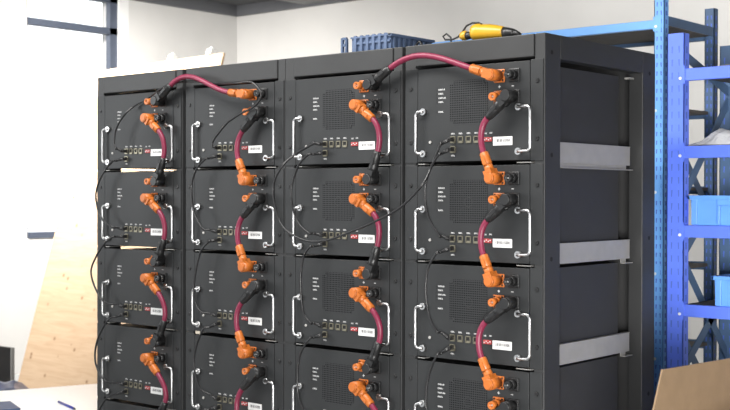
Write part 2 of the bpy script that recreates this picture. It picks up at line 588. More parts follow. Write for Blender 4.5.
def make_power_cable(p_plus, ang_plus, p_minus, ang_minus, label, k1=0.10, k2=0.10):
    org = p_plus + Vector((0, -0.05, 0))
    t = thing('power_cable', label, 'power cable', org, 'magenta power cables on the modules')
    def d(a):
        return Vector((math.cos(math.radians(a)), 0, math.sin(math.radians(a))))
    # orange right-angle plug
    a = d(ang_plus)
    c = p_plus
    mb = MB()
    ya = -0.0455
    side = a.cross(Vector((0, 1, 0)))
    mb.cyl(c + Vector((0, -0.015, 0)), c + Vector((0, -0.066, 0)), 0.0185, 0.0192, 22)
    mb.cyl(c + Vector((0, -0.066, 0)), c + Vector((0, -0.0695, 0)), 0.0192, 0.0170, 22)
    mb.cyl(c + Vector((0, -0.0695, 0)), c + Vector((0, -0.0715, 0)), 0.0145, 0.0135, 20)
    m0 = c + Vector((0, ya, 0))
    mb.obox(m0 + a * 0.014, a, side, (0, 1, 0), 0.030, 0.030, 0.040)
    mb.cyl(m0 + a * 0.020, m0 + a * 0.045, 0.0160, 0.0150, 18)
    mb.cyl(m0 + a * 0.0450, m0 + a * 0.0475, 0.0132, 0.0132, 18)
    mb.sweep([m0 + a * 0.0475, m0 + a * 0.050, m0 + a * 0.086, m0 + a * 0.089], [0.0146, 0.0158, 0.0150, 0.0128], 18)
    # thumb latch on the sleeve
    mb.obox(m0 + a * 0.060 + Vector((0, -0.0150, 0)), a, side, (0, 1, 0), 0.026, 0.012, 0.005)
    mb.build('orange_plug', ORANGE, t, org)
    tip_p = m0 + a * 0.084
    # black right-angle plug
    b = d(ang_minus)
    c = p_minus
    mb = MB()
    ya = -0.0400
    side = b.cross(Vector((0, 1, 0)))
    m1 = c + Vector((0, ya, 0))
    mb.cyl(c + Vector((0, -0.013, 0)), c + Vector((0, -0.059, 0)), 0.0190, 0.0198, 22)
    mb.cyl(c + Vector((0, -0.059, 0)), c + Vector((0, -0.063, 0)), 0.0198, 0.0170, 22)
    mb.obox(m1 + b * 0.016, b, side, (0, 1, 0), 0.038, 0.032, 0.038)
    mb.sweep([m1 + b * 0.020, m1 + b * 0.052, m1 + b * 0.056, m1 + b * 0.060, m1 + b * 0.096, m1 + b * 0.104], [0.0176, 0.0170, 0.0150, 0.0166, 0.0142, 0.0110], 18)
    mb.obox(m1 + b * 0.066 + Vector((0, -0.0155, 0)), b, side, (0, 1, 0), 0.028, 0.011, 0.005)
    mb.build('black_plug', RUBBER, t, org)
    tip_m = m1 + b * 0.098
    L = (tip_p - tip_m).length
    mb = MB()
    mb.sweep(bezier(tip_p, a * L * k1, tip_m, b * L * k2, 26), 0.0100, 14)
    mb.build('cable_sheath', MAGENTA, t, org)
    return t

CN = ['leftmost rack', 'second rack from the left', 'third rack from the left', 'rightmost rack']
BET = ['top and second modules', 'second and third modules', 'third and fourth modules', 'fourth and bottom modules']
ang_o = {0: [-37, -36, -40, -42], 2: [-36, -34, -38, -40], 1: [116, 114, 117, 116], 3: [113, 113, 117, 116]}
ang_b = {0: [68, 66, 64, 60], 2: [70, 71, 66, 62], 1: [222, 222, 220, 222], 3: [220, 220, 217, 220]}
for ci in range(4):
    for r in range(4):
        lab = 'short magenta power cable joining %s of %s' % (BET[r], CN[ci])
        if ci in (0, 2):      # orange plug low on the upper module, black plug high on the next one
            make_power_cable(sock(ci, r, '+', 'l'), ang_o[ci][r], sock(ci, r + 1, '-', 'u'), ang_b[ci][r], lab, 0.38, 0.38)
        else:                 # black plug low on the upper module, orange plug high on the next one
            make_power_cable(sock(ci, r + 1, '+', 'u'), ang_o[ci][r], sock(ci, r, '-', 'l'), ang_b[ci][r], lab, 0.38, 0.38)
make_power_cable(sock(1, 0, '+', 'u'), 173, sock(0, 0, '-', 'u'), 35, 'long magenta power cable arching across the top of the two left racks', 0.36, 0.42)
make_power_cable(sock(3, 0, '+', 'u'), 162, sock(2, 0, '-', 'u'), 30, 'long magenta power cable arching across the top of the two right racks', 0.36, 0.42)

# ------------------------------------------------------------------ data cables
PORT_U, PORT_L = (-0.352, 0.077), (-0.352, 0.0445)
def port(ci, row, which):
    dx, z = PORT_U if which == 'u' else PORT_L
    return Vector((XR[ci] + dx, 0, SEP - row * PITCH + z))

def data_cable(pa, pb, pts, label):
    org = pa + Vector((0, -0.03, 0))
    t = thing('data_cable', label, 'data cable', org, 'thin black data cables on the modules')
    ends = []
    for p, nxt in ((pa, Vector(pts[0])), (pb, Vector(pts[-1]))):
        mb = MB()
        q = p + Vector((0, -0.026, 0))
        dirn = (Vector((nxt.x, q.y - 0.012, nxt.z)) - q).normalized()
        mb.box(p.x - 0.0070, p.x + 0.0070, -0.030, -0.0066, p.z - 0.0062, p.z + 0.0062, 0.0015)
        mb.sweep([q, q + dirn * 0.012, q + dirn * 0.030], [0.0066, 0.0064, 0.0042], 10)
        mb.build('plug', RUBBER, t, org)
        ends.append((q + dirn * 0.010, q + dirn * 0.034))
    path = [ends[0][0], ends[0][1]] + [Vector(p) for p in pts] + [ends[1][1], ends[1][0]]
    mb = MB()
    mb.sweep(catmull(path, 6), 0.0041, 8)
    mb.build('cable_sheath', CABLEBK, t, org)
    return t

PATHS = {
'D4_12': [(-0.375, -0.05, 1.49), (-0.411, -0.05, 1.443), (-0.435, -0.05, 1.37), (-0.422, -0.05, 1.283), (-0.374, -0.05, 1.217)],
'D4_23': [(-0.386, -0.05, 1.16), (-0.422, -0.05, 1.106), (-0.431, -0.05, 1.032), (-0.417, -0.05, 0.952), (-0.384, -0.05, 0.901)],
'D4_34': [(-0.383, -0.05, 0.822), (-0.414, -0.05, 0.76), (-0.428, -0.05, 0.693), (-0.425, -0.05, 0.627), (-0.383, -0.05, 0.569)],
'D34': [(-0.94, -0.05, 1.539), (-1.028, -0.05, 1.504), (-1.069, -0.085, 1.455), (-1.113, -0.085, 1.382), (-1.1, -0.085, 1.304), (-1.077, -0.085, 1.253), (-1.031, -0.085, 1.215), (-0.941, -0.085, 1.187), (-0.84, -0.085, 1.193), (-0.746, -0.085, 1.22), (-0.641, -0.085, 1.255), (-0.514, -0.085, 1.31), (-0.423, -0.085, 1.383), (-0.412, -0.05, 1.44), (-0.393, -0.05, 1.479), (-0.369, -0.05, 1.525)],
'D3_12': [(-0.97, -0.05, 1.498), (-1.021, -0.05, 1.455), (-1.055, -0.05, 1.36), (-1.027, -0.05, 1.262), (-0.969, -0.05, 1.215)],
'D3_23': [(-0.959, -0.05, 1.164), (-0.991, -0.05, 1.126), (-1.006, -0.05, 1.045), (-0.994, -0.05, 0.933), (-0.959, -0.05, 0.888)],
'D3_34': [(-0.961, -0.05, 0.83), (-1.005, -0.05, 0.774), (-1.021, -0.05, 0.703), (-1.018, -0.05, 0.623), (-0.988, -0.05, 0.568)],
'D2_12': [(-1.519, -0.05, 1.494), (-1.572, -0.05, 1.455), (-1.602, -0.05, 1.387), (-1.587, -0.05, 1.284), (-1.538, -0.05, 1.22)],
'D2_23': [(-1.494, -0.05, 1.172), (-1.546, -0.05, 1.131), (-1.581, -0.05, 1.034), (-1.587, -0.05, 0.948), (-1.553, -0.05, 0.893)],
'D2_34': [(-1.534, -0.05, 0.821), (-1.575, -0.05, 0.746), (-1.587, -0.05, 0.672), (-1.553, -0.05, 0.588)],
'D2_45': [(-1.534, -0.05, 0.5), (-1.575, -0.05, 0.439), (-1.58, -0.05, 0.359), (-1.533, -0.05, 0.286)],
'D1_12': [(-2.102, -0.05, 1.495), (-2.144, -0.05, 1.467), (-2.196, -0.05, 1.409), (-2.218, -0.05, 1.338), (-2.182, -0.05, 1.254), (-2.107, -0.05, 1.215)],
'D1_23': [(-2.102, -0.05, 1.173), (-2.155, -0.05, 1.146), (-2.217, -0.05, 1.085), (-2.252, -0.05, 1.018), (-2.22, -0.05, 0.946), (-2.157, -0.05, 0.893)],
'D1_34': [(-2.134, -0.05, 0.818), (-2.208, -0.05, 0.725), (-2.221, -0.05, 0.629), (-2.157, -0.05, 0.556)],
'D1_45': [(-2.134, -0.05, 0.489), (-2.182, -0.05, 0.445), (-2.217, -0.05, 0.38), (-2.217, -0.05, 0.294), (-2.155, -0.05, 0.225)],
'D12': [(-2.08, -0.05, 1.546), (-2.092, -0.05, 1.576), (-2.076, -0.05, 1.636), (-2.02, -0.05, 1.691), (-1.998, -0.02, 1.724), (-1.932, -0.02, 1.746), (-1.881, -0.02, 1.764), (-1.818, -0.02, 1.791), (-1.724, -0.02, 1.808), (-1.615, -0.02, 1.806), (-1.498, -0.02, 1.789), (-1.327, -0.075, 1.778), (-1.245, -0.075, 1.777), (-1.21, -0.075, 1.76), (-1.186, -0.075, 1.731), (-1.197, -0.075, 1.703), (-1.236, -0.075, 1.678), (-1.288, -0.075, 1.663), (-1.343, -0.075, 1.641), (-1.377, -0.075, 1.623), (-1.466, -0.055, 1.568), (-1.474, -0.055, 1.539)],
}
for ci in range(4):
    for r in range(4):
        key = 'D%d_%d%d' % (ci + 1, r + 1, r + 2)
        if key in PATHS:
            data_cable(port(ci, r, 'l'), port(ci, r + 1, 'u'), PATHS[key], 'thin black data cable between %s of %s' % (BET[r], CN[ci]))
data_cable(port(2, 0, 'u'), port(3, 0, 'u'), PATHS['D34'], 'long thin black data cable hanging in a big loop across the two right racks')
data_cable(port(0, 0, 'u'), port(1, 0, 'u'), PATHS['D12'], 'long thin black data cable running under the arched power cable of the two left racks')

# small paper tag stuck beside the foot of a module of the second rack
TAGP = mat('cream_paper', (0.62, 0.55, 0.45), 0.7, noise=0.08, nscale=90)
q = Vector((-1.6145, -0.0043, 0.8045))
pg = MB().box(q.x - .014, q.x + .014, -0.0049, -0.0043, q.z - .0105, q.z + .0105).build('paper_tag', TAGP, None, q)
tag(pg, 'small cream paper tag on the left edge of the second rack from the left', 'tag')

# ------------------------------------------------------------------ room shell
LX, BY, CZ, RX, FY = -5.8, 4.196, 3.04, 3.6, -4.4
WALLW = mat('painted_wall', (0.63, 0.622, 0.605), 0.85, noise=0.03, nscale=3, bump=0.05, bscale=120)
CEIL = mat('grey_ceiling_paint', (0.085, 0.088, 0.094), 0.8, noise=0.05, nscale=2)
FLOORM = mat('grey_epoxy_floor', (0.32, 0.33, 0.33), 0.35, noise=0.08, nscale=2)
TRIM = mat('grey_beam_paint', (0.12, 0.124, 0.135), 0.7, noise=0.04, nscale=4)
ALU = mat('grey_window_aluminium', (0.075, 0.09, 0.125), 0.45, 0.1, noise=0.04, nscale=20)
REVEAL = mat('white_reveal_paint', (0.80, 0.80, 0.79), 0.8, noise=0.02, nscale=5)

struct('floor', MB().box(LX - .3, RX, FY, BY + .2, -0.1, 0.0), FLOORM)
struct('ceiling', MB().box(LX - .3, RX, FY, BY + .2, CZ, CZ + .12), CEIL)
WY0, WY1, WZ0, WZ1 = 2.017, 2.885, 1.022, 2.945
mb = MB()
mb.box(LX - .22, LX, FY, WY0, 0, CZ)
mb.box(LX - .22, LX, WY1, BY, 0, CZ)
mb.box(LX - .22, LX, WY0, WY1, 0, WZ0)
mb.box(LX - .22, LX, WY0, WY1, WZ1, CZ)
struct('wall_left', mb, WALLW)
struct('wall_back', MB().box(LX - .22, RX, BY, BY + .2, 0, CZ), WALLW)
struct('wall_right', MB().box(RX, RX + .2, FY, BY, 0, CZ), WALLW)
struct('trim_1', MB().box(LX, LX + .04, FY, BY, 2.946, CZ), TRIM)
struct('trim_2', MB().box(LX, RX, BY - .04, BY, 2.946, CZ), TRIM)
struct('trim_3', MB().box(-4.95, -4.65, FY, BY - .04, 2.965, CZ), mat('light_beam_paint', (0.22, 0.225, 0.23), 0.8, noise=0.03))
# window
mb = MB()
xw0, xw1 = LX - 0.075, LX - 0.02
mb.box(xw0, xw1, WY1 - 0.075, WY1, WZ0, WZ1)
mb.box(xw0, xw1, WY0, WY0 + 0.02, WZ0, WZ1)
mb.box(xw0, xw1, WY0, WY1, WZ1 - 0.04, WZ1)
mb.box(xw0, xw1 + 0.03, WY0 + .01, WY1, WZ0, WZ0 + 0.045)
mb.box(xw0, xw1, WY0, WY1, 2.648, 2.700)
win = struct('window_1', mb, ALU)
GL = bpy.data.materials.new('window_glass')
GL.use_nodes = True
nt = GL.node_tree
nt.nodes.remove(nt.nodes['Principled BSDF'])
mx = nt.nodes.new('ShaderNodeMixShader')
tr = nt.nodes.new('ShaderNodeBsdfTransparent')
gs = nt.nodes.new('ShaderNodeBsdfGlossy')
gs.inputs['Roughness'].default_value = 0.05
mx.inputs[0].default_value = 0.06
nt.links.new(tr.outputs[0], mx.inputs[1])
nt.links.new(gs.outputs[0], mx.inputs[2])
nt.links.new(mx.outputs[0], nt.nodes['Material Output'].inputs[0])
MB().box(LX - 0.052, LX - 0.046, WY0 + .02, WY1 - .05, WZ0 + .04, WZ1 - .04).build('window_pane', GL, win)
struct('trim_4', MB().box(LX - .2, LX + 0.001, WY1 - .001, WY1 + .095, WZ0, WZ1).box(LX - .2, LX + .001, WY0 - .01, WY1, WZ0 - .03, WZ0), REVEAL)

# ------------------------------------------------------------------ plywood board
PLY = bpy.data.materials.new('plywood_face')
PLY.use_nodes = True
nt = PLY.node_tree
b = nt.nodes['Principled BSDF']
b.inputs['Roughness'].default_value = 0.65
tc = nt.nodes.new('ShaderNodeTexCoord')
mp = nt.nodes.new('ShaderNodeMapping')
mp.inputs['Scale'].default_value = (1.0, 1.0, 9.0)
nt.links.new(tc.outputs['Object'], mp.inputs['Vector'])
n1 = nt.nodes.new('ShaderNodeTexNoise')
n1.inputs['Scale'].default_value = 3.0
n1.inputs['Detail'].default_value = 6
n1.inputs['Distortion'].default_value = 1.2
nt.links.new(mp.outputs['Vector'], n1.inputs['Vector'])
r1 = nt.nodes.new('ShaderNodeValToRGB')
r1.color_ramp.elements[0].position = 0.3
r1.color_ramp.elements[0].color = (0.47, 0.325, 0.205, 1)
r1.color_ramp.elements[1].position = 0.75
r1.color_ramp.elements[1].color = (0.56, 0.41, 0.275, 1)
nt.links.new(n1.outputs['Fac'], r1.inputs['Fac'])
v = nt.nodes.new('ShaderNodeTexVoronoi')           # knots
v.inputs['Scale'].default_value = 9.0
nt.links.new(tc.outputs['Object'], v.inputs['Vector'])
kr = nt.nodes.new('ShaderNodeMapRange')
kr.inputs['From Min'].default_value = 0.06
kr.inputs['From Max'].default_value = 0.15
nt.links.new(v.outputs['Distance'], kr.inputs['Value'])
mx = nt.nodes.new('ShaderNodeMix')
mx.data_type = 'RGBA'
mx.inputs['A'].default_value = (0.27, 0.16, 0.085, 1)
nt.links.new(kr.outputs['Result'], mx.inputs['Factor'])
nt.links.new(r1.outputs['Color'], mx.inputs['B'])
nt.links.new(mx.outputs['Result'], b.inputs['Base Color'])
PEDGE = mat('plywood_edge', (0.60, 0.47, 0.33), 0.7, noise=0.15, nscale=30)
WHITEP = mat('white_plastic', (0.82, 0.82, 0.80), 0.45, noise=0.02)
org = Vector((-4.54, 1.54, 0))
bt = thing('plywood_board', 'large pale plywood board leaning upright beside the leftmost black rack', 'plywood board', org)
d = Vector((0, 0.671, 2.262)).normalized()
nn = Vector((0, d.z, -d.y))
ml = Vector((0, 0.671, 2.262)).length
bl, br = Vector((-5.225, 1.54, 0)), Vector((-3.855, 1.54, 0))
mb = MB()
mb.prism([bl, br, br + d * (ml + .038), bl + d * ml], nn * 0.018)
mb.build('sheet', PLY, bt, org)
for f in (0.36, 0.615, 0.90):
    p = bl.lerp(br, f) + d * (ml + .038 * f)
    mb = MB()
    mb.obox(p + d * 0.018 + nn * .009, (1, 0, 0), d, nn, 0.045, 0.04, 0.045)
    mb.obox(p + d * 0.042 + nn * .009, (1, 0, 0), d, nn, 0.022, 0.025, 0.022)
    mb.build('edge_clip', WHITEP, bt, org)
mb = MB()     # back stay that props the sheet
for fx in (0.2, 0.8):
    p = bl.lerp(br, fx)
    mb.prism([p + d * 1.9 + nn * .018, p + d * 1.84 + nn * .018, p + Vector((0, 1.30, 0)), p + Vector((0, 1.36, 0))], (0.045, 0, 0))
mb.build('back_stay', PEDGE, bt, org)

# ------------------------------------------------------------------ low white table at the left and the things by it
tb = Vector((-3.33, 0.298, 0))
ax = Vector((0.361, 0.9326, 0)).normalized()
ay = Vector((0.9326, -0.361, 0)).normalized()
s0, s1, wd, zt = -1.15, 0.78, 0.775, 0.35
TW = mat('white_laminate', (0.90, 0.90, 0.89), 0.4, noise=0.02)
cen = tb + ax * (s0 + s1) / 2 + ay * wd / 2
tt = thing('low_table', 'low white table left of the leftmost rack, blue pen lying on it', 'table', cen)
mb = MB().obox(cen + Vector((0, 0, zt - .0125)), ax, ay, (0, 0, 1), s1 - s0, wd, 0.025)
mb.build('tabletop', TW, tt, cen)
for sa in (s0 + .06, s1 - .06):
    for sb in (.06, wd - .06):
        p = tb + ax * sa + ay * sb
        mb = MB().box(p.x - .02, p.x + .02, p.y - .02, p.y + .02, 0, zt - .025, .002)
        mb.build('leg', STEEL, tt, cen)
PENB = mat('blue_pen_plastic', (0.03, 0.04, 0.28), 0.35)
pe = Vector((-2.79, 0.24, zt + .006))
pt = thing('pen', 'blue pen lying on the low white table', 'pen', pe - Vector((0, 0, .006)))
pd = Vector((0.93, -0.36, 0)).normalized()
PA, PB_ = Vector((-2.839, 0.20, zt + .006)), Vector((-2.63, 0.137, zt + .006))
pdv = (PB_ - PA).normalized()
MB().cyl(PA, PB_, .006, seg=10).build('barrel', PENB, pt, pe - Vector((0, 0, .006)))
MB().cyl(PB_, PB_ + pdv * .02, .0055, .001, seg=10).build('tip', RUBBER, pt, pe - Vector((0, 0, .006)))
NAVY = mat('navy_cover', (0.05, 0.08, 0.16), 0.6, noise=0.1)
fo = Vector((-2.955, -0.14, zt))
fl = MB().obox(fo + Vector((0, 0, .006)), ax, ay, (0, 0, 1), .30, .22, .012).build('folder', NAVY, None, fo)
tag(fl, 'dark blue folder at the left corner of the low white table', 'folder')

# dark floor-standing case and blue bag at the left edge
DKC = mat('dark_case_plastic', (0.012, 0.012, 0.013), 0.4)
cs = Vector((-4.40, 0.79, 0))
ct = thing('flat_panel', 'thin dark flat panel standing upright on the floor at the left edge, by the bag', 'panel', cs)
MB().box(-4.70, -4.125, 0.775, 0.800, 0.02, 0.452, 0.004).build('board', DKC, ct, cs)
MB().box(-4.125, -4.118, 0.775, 0.800, 0.02, 0.452, 0.001).build('edge_strip', STEEL, ct, cs)
for x in (-4.62, -4.20):
    MB().box(x - .02, x + .02, 0.70, 0.88, 0, .02, .003).build('foot', RUBBER, ct, cs)
BAGB = mat('blue_grey_bag_film', (0.07, 0.09, 0.17), 0.35, noise=0.35, nscale=12, bump=0.6, bscale=18)
bg = Vector((-3.80, 0.53, 0))
bm_ = MB()
bm_.sphere((0, 0, 0), 1.0, 0.245, 0.17, 0.165, 24)
for v in bm_.bm.verts:
    f = 1 + .10 * math.sin(9 * v.co.x * 4 + 3) * math.cos(31 * v.co.y + 13 * v.co.z)
    v.co = Vector((v.co.x * f, v.co.y * f, max(v.co.z * f, -0.15)))
    v.co += bg + Vector((0, 0, 0.15))
bo = bm_.build('plastic_bag', BAGB, None, bg)
tag(bo, 'crumpled blue-grey plastic bag on the floor in front of the dark flat panel', 'bag')

# ------------------------------------------------------------------ things on top of the racks
CRB = mat('dark_blue_crate_plastic', (0.085, 0.125, 0.215), 0.45, noise=0.08, nscale=20)
zc = TOP
cx0, cx1, cy0, cy1, ch = -1.095, -0.866, 0.30, 0.565, 0.103
cc = Vector(((cx0 + cx1) / 2, (cy0 + cy1) / 2, zc))
kt = thing('storage_crate', 'ribbed dark blue plastic crate on top of the black racks', 'crate', cc)
mb = MB()
mb.box(cx0 + .03, cx1 - .004, cy0 + .003, cy0 + .009, zc + .004, zc + ch)
mb.box(cx0 + .004, cx1 - .004, cy1 - .009, cy1 - .003, zc + .004, zc + ch)
mb.box(cx0 + .034, cx0 + .040, cy0 + .004, cy1 - .004, zc + .004, zc + ch)
mb.box(cx1 - .009, cx1 - .003, cy0 + .004, cy1 - .004, zc + .004, zc + ch)
mb.box(cx0 + .03, cx1 - .004, cy0 + .004, cy1 - .004, zc, zc + .006)
mb.build('body', CRB, kt, cc)
mb = MB()
n = 6
for k in range(n):
    xa = cx0 + .042 + (cx1 - cx0 - .046) * k / n
    w_ = (cx1 - cx0 - .046) / n
    mb.box(xa + w_ * .12, xa + w_ * .58, cy0 - .007, cy0 + .004, zc + .002, zc + ch + 0.004, .002)
    mb.box(xa, xa + w_, cy0 - .004, cy0 + .004, zc + ch - .030, zc + ch - .022)
for k in range(8):
    ya = cy0 + .01 + (cy1 - cy0 - .02) * k / 8
    mb.box(cx1 - .004, cx1 + .004, ya + .004, ya + .018, zc + .002, zc + ch - .01, .002)
mb.build('ribs', CRB, kt, cc)
mb = MB()
mb.box(cx0 + .03, cx1 + .003, cy0 - .006, cy0 + .009, zc + ch - .006, zc + ch)
mb.box(cx1 - .011, cx1 + .006, cy0 - .006, cy1 + .004, zc + ch - .010, zc + ch)
mb.box(cx0 + .03, cx1 + .003, cy1 - .009, cy1 + .004, zc + ch - .006, zc + ch)
mb.build('rim', CRB, kt, cc)
mb = MB()       # open handle frame on the left end
mb.box(cx0 - .026, cx0 - .017, cy0, cy0 + .012, zc, zc + ch + .002)
mb.box(cx0 - .004, cx0 + .004, cy0, cy0 + .012, zc, zc + ch - .002)
for z in (.0, .040, .072, .098):
    mb.box(cx0 - .02, cx0 + .0, cy0, cy0 + .012, zc + z, zc + z + .009)
mb.box(cx0, cx0 + .034, cy0, cy0 + .010, zc, zc + .022)
mb.build('handle', CRB, kt, cc)

YEL = mat('yellow_tool_plastic', (0.48, 0.27, 0.015), 0.35, noise=0.06, nscale=30)
yc = Vector((-0.28, 0.13, zc))
yt = thing('power_tool', 'yellow and black power tool lying on top of the rightmost black rack', 'power tool', yc)
yz = zc + 0.040
def Y(x, z=0, y=0.13):
    return Vector((x, y, yz + z))
mb = MB()
mb.sweep([Y(-.367, .004), Y(-.364, .004), Y(-.352, .004), Y(-.340, .004), Y(-.336, .002), Y(-.30, .0), Y(-.27, -.003), Y(-.245, -.006), Y(-.240, -.006)], [.018, .026, .029, .029, .0275, .027, .024, .021, .019], 20)
mb.build('motor_body', YEL, yt, yc)
mb = MB()
mb.sweep([Y(-.243, -.006), Y(-.225, -.009), Y(-.205, -.011), Y(-.196, -.012)], [.019, .0185, .015, .010], 18)
mb.sweep([Y(-.205, -.008), Y(-.19, -.014), Y(-.175, -.02)], [.012, .010, .006], 12)
mb.build('nozzle', RUBBER, yt, yc)
mb = MB()
mb.sweep([Y(-.372, -.004), Y(-.395, -.004)], [.012, .014], 14)
mb.build('neck', RUBBER, yt, yc)
mb = MB()
mb.sweep([Y(-.392, -.002), Y(-.396, -.002), Y(-.412, -.004), Y(-.420, -.006)], [.012, .0165, .0155, .008], 16)
mb.build('end_cap', YEL, yt, yc)
mb = MB()
mb.sweep([Y(-.330, .029), Y(-.345, .036), Y(-.370, .038), Y(-.395, .030), Y(-.410, .012), Y(-.43, -.005), Y(-.455, -.012), Y(-.485, -.010), Y(-.495, .002), Y(-.480, .010), Y(-.462, -.004), Y(-.458, -.034), Y(-.48, -.0365), Y(-.53, -.0365)], .0035, 8)
mb.build('power_cord', RUBBER, yt, yc)
wc = Vector((-.60, .13, zc))
mb = MB()
mb.sweep(catmull([(-.66, .16, zc + .005), (-.625, .14, zc + .018), (-.600, .13, zc + .032), (-.592, .13, zc + .026), (-.588, .13, zc + .018), (-.565, .14, zc + .005), (-.55, .16, zc + .004)], 5), .0038, 8)
wo = mb.build('loose_cord', RUBBER, None, wc)
tag(wo, 'short curl of black cord on the rack top between crate and yellow tool', 'cord')

# ------------------------------------------------------------------ blue shelving
def mat_upright(name, col, pitch, shape):
    m = bpy.data.materials.new(name)
    m.use_nodes = True
    nt = m.node_tree
    b = nt.nodes['Principled BSDF']
    b.inputs['Roughness'].default_value = 0.38
    tc = nt.nodes.new('ShaderNodeTexCoord')
    sp = nt.nodes.new('ShaderNodeSeparateXYZ')
    nt.links.new(tc.outputs['Object'], sp.inputs[0])
    n = nt.nodes.new('ShaderNodeTexNoise')
    n.inputs['Scale'].default_value = 14
    nt.links.new(tc.outputs['Object'], n.inputs['Vector'])
    r = nt.nodes.new('ShaderNodeValToRGB')
    r.color_ramp.elements[0].color = (*[c * .9 for c in col], 1)
    r.color_ramp.elements[1].color = (*[min(1, c * 1.1) for c in col], 1)
    nt.links.new(n.outputs['Fac'], r.inputs['Fac'])
    nt.links.new(r.outputs['Color'], b.inputs['Base Color'])
    return m
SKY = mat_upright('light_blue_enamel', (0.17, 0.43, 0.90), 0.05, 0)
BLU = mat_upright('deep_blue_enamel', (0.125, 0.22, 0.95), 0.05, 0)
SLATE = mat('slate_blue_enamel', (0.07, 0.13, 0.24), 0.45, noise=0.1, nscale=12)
BRD = mat('brown_shelf_board', (0.10, 0.088, 0.078), 0.7, noise=0.15, nscale=20)
PIN = mat('white_safety_pin', (0.85, 0.85, 0.85), 0.4)

def upright(x0, x1, y0, y1, z1, m, parent, org, hp, rows=2, hole_faces=('front', 'side')):
    """a C-section post with rows of slots laid on as thin plates, their shade painted"""
    w = 0.003
    mb = MB()
    mb.box(x0, x1, y0, y0 + w, 0.01, z1)
    mb.box(x1 - w, x1, y0, y1, 0.01, z1)
    mb.box(x0, x0 + w, y0, y1, 0.01, z1)
    mb.mi = 1
    k = 0
    z = 0.06
    fw_ = x1 - x0
    while z < z1 - .03:
        for q in range(rows):
            xc = x0 + fw_ * ((q + .5) / rows * .8 + .1)
            s = 1 if q == 0 else -1
            mb.prism([(xc - s * .0030, y0 - .0004, z + hp * .28), (xc + s * .0035, y0 - .0004, z + hp * .28), (xc + s * .0010, y0 - .0004, z - hp * .26), (xc - s * .0030, y0 - .0004, z - hp * .20)], (0, .0006, 0))
        z += hp
    z = 0.06
    while z < z1 - .03:
        yc_ = (y0 + y1) / 2
        for xs in (x1 - .0002, x0 - .0004):
            mb.box(xs, xs + .0006, yc_ - .006, yc_ + .006, z - hp * .26, z + hp * .26)
        z += hp
    mb.build('upright', [m, SLOT], parent, org)

SLOT = mat('slot_shadow_steel', (0.085, 0.16, 0.62), 0.6)  # shade inside the slots, put into this colour
SLOTG = mat('slot_grey', (0.22, 0.26, 0.34), 0.6)

def shelving(name_label, x0, x1, y0, y1, pw, pd, ztops, zl, zr, m_post, m_beam, m_rear, levels, bh, hp, rows):
    org = Vector(((x0 + x1) / 2, (y0 + y1) / 2, 0))
    t = thing('shelving_rack', name_label[0], 'shelving', org, name_label[1])
    for (xa, zt) in ((x0, zl), (x1 - pw, zr)):
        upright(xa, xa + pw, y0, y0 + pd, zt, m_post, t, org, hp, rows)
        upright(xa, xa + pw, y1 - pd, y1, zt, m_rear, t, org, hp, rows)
        for y in (y0 + .01, y1 - pd + .01):
            MB().box(xa - .008, xa + pw + .008, y - .015, y + pd, 0, .012, .002).build('foot_plate', m_rear, t, org)
    for z in levels:
        MB().box(x0 + pw, x1 - pw, y0 + .002, y0 + .030, z - bh, z, .002).build('beam', m_beam, t, org)
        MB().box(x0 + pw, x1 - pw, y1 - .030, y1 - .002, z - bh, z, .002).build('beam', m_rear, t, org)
        MB().box(x0 + pw * .6, x1 - pw * .6, y0 + .032, y1 - .032, z - .020, z - .006).build('shelf_board', BRD, t, org)
        for xa, xq in ((x0, x0 + pw + .004), (x1 - pw, x1 - pw - .004)):
            # beam end hook and its white safety pin
            MB().box(min(xq, xa + pw * .72), max(xq, xa + pw * .72) + .0, y0 - .0025, y0, z - bh - .012, z + .012).build('beam_hook', m_beam, t, org)
            px_ = xa + pw * (.80 if xa == x0 else .2)
            MB().cyl((px_, y0 - .0065, z - bh * .8), (px_, y0 - .0015, z - bh * .8), .0055, .0065, 12).build('safety_pin', PIN, t, org)
    return t, org

def brace(t, org, x, ya, za, yb, zb, m, w=.040):
    a, b_ = Vector((x, ya, za)), Vector((x, yb, zb))
    dd = (b_ - a)
    ln = dd.length
    dd.normalize()
    MB().obox((a + b_) / 2, dd, (1, 0, 0), dd.cross(Vector((1, 0, 0))), ln, .004, w).build('brace', m, t, org)

# the light blue rack behind the battery racks
t1, o1 = shelving(('light blue steel shelving rack standing behind the black battery racks', 'blue steel shelving racks'),
    -1.95, -0.267, 1.36, 1.89, 0.045, 0.040, None, 2.07, 2.19, SKY, SKY, SLATE, (2.086, 1.735, 1.395, 1.055, 0.70, 0.3), 0.036, 0.036, 2)
MB().box(-0.275, -0.269, 1.40, 1.85, 2.064, 2.103).build('end_beam', SLATE, t1, o1)
for (ya, za, yb, zb) in ((1.84, 1.30, 1.41, 1.70), (1.41, .95, 1.84, 1.28), (1.84, .5, 1.41, .93)):
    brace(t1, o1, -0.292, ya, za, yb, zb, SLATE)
# the deep blue rack at the right edge
t2, o2 = shelving(('deep blue steel shelving rack at the right edge, holding light blue bins', 'blue steel shelving racks'),
    -0.174, 1.45, 1.20, 1.745, 0.072, 0.045, None, 1.998, 1.998, BLU, BLU, SLATE, (1.856, 1.549, 1.235, 0.921, 0.56, 0.2), 0.048, 0.052, 2)
for (ya, za, yb, zb) in ((1.235, 1.31, 1.71, 1.76), (1.71, .66, 1.235, 1.13), (1.235, .62, 1.71, .95), (1.235, .2, 1.71, .58), (1.235, 1.93, 1.71, 1.80)):
    brace(t2, o2, -0.138, ya, za, yb, zb, SLATE)

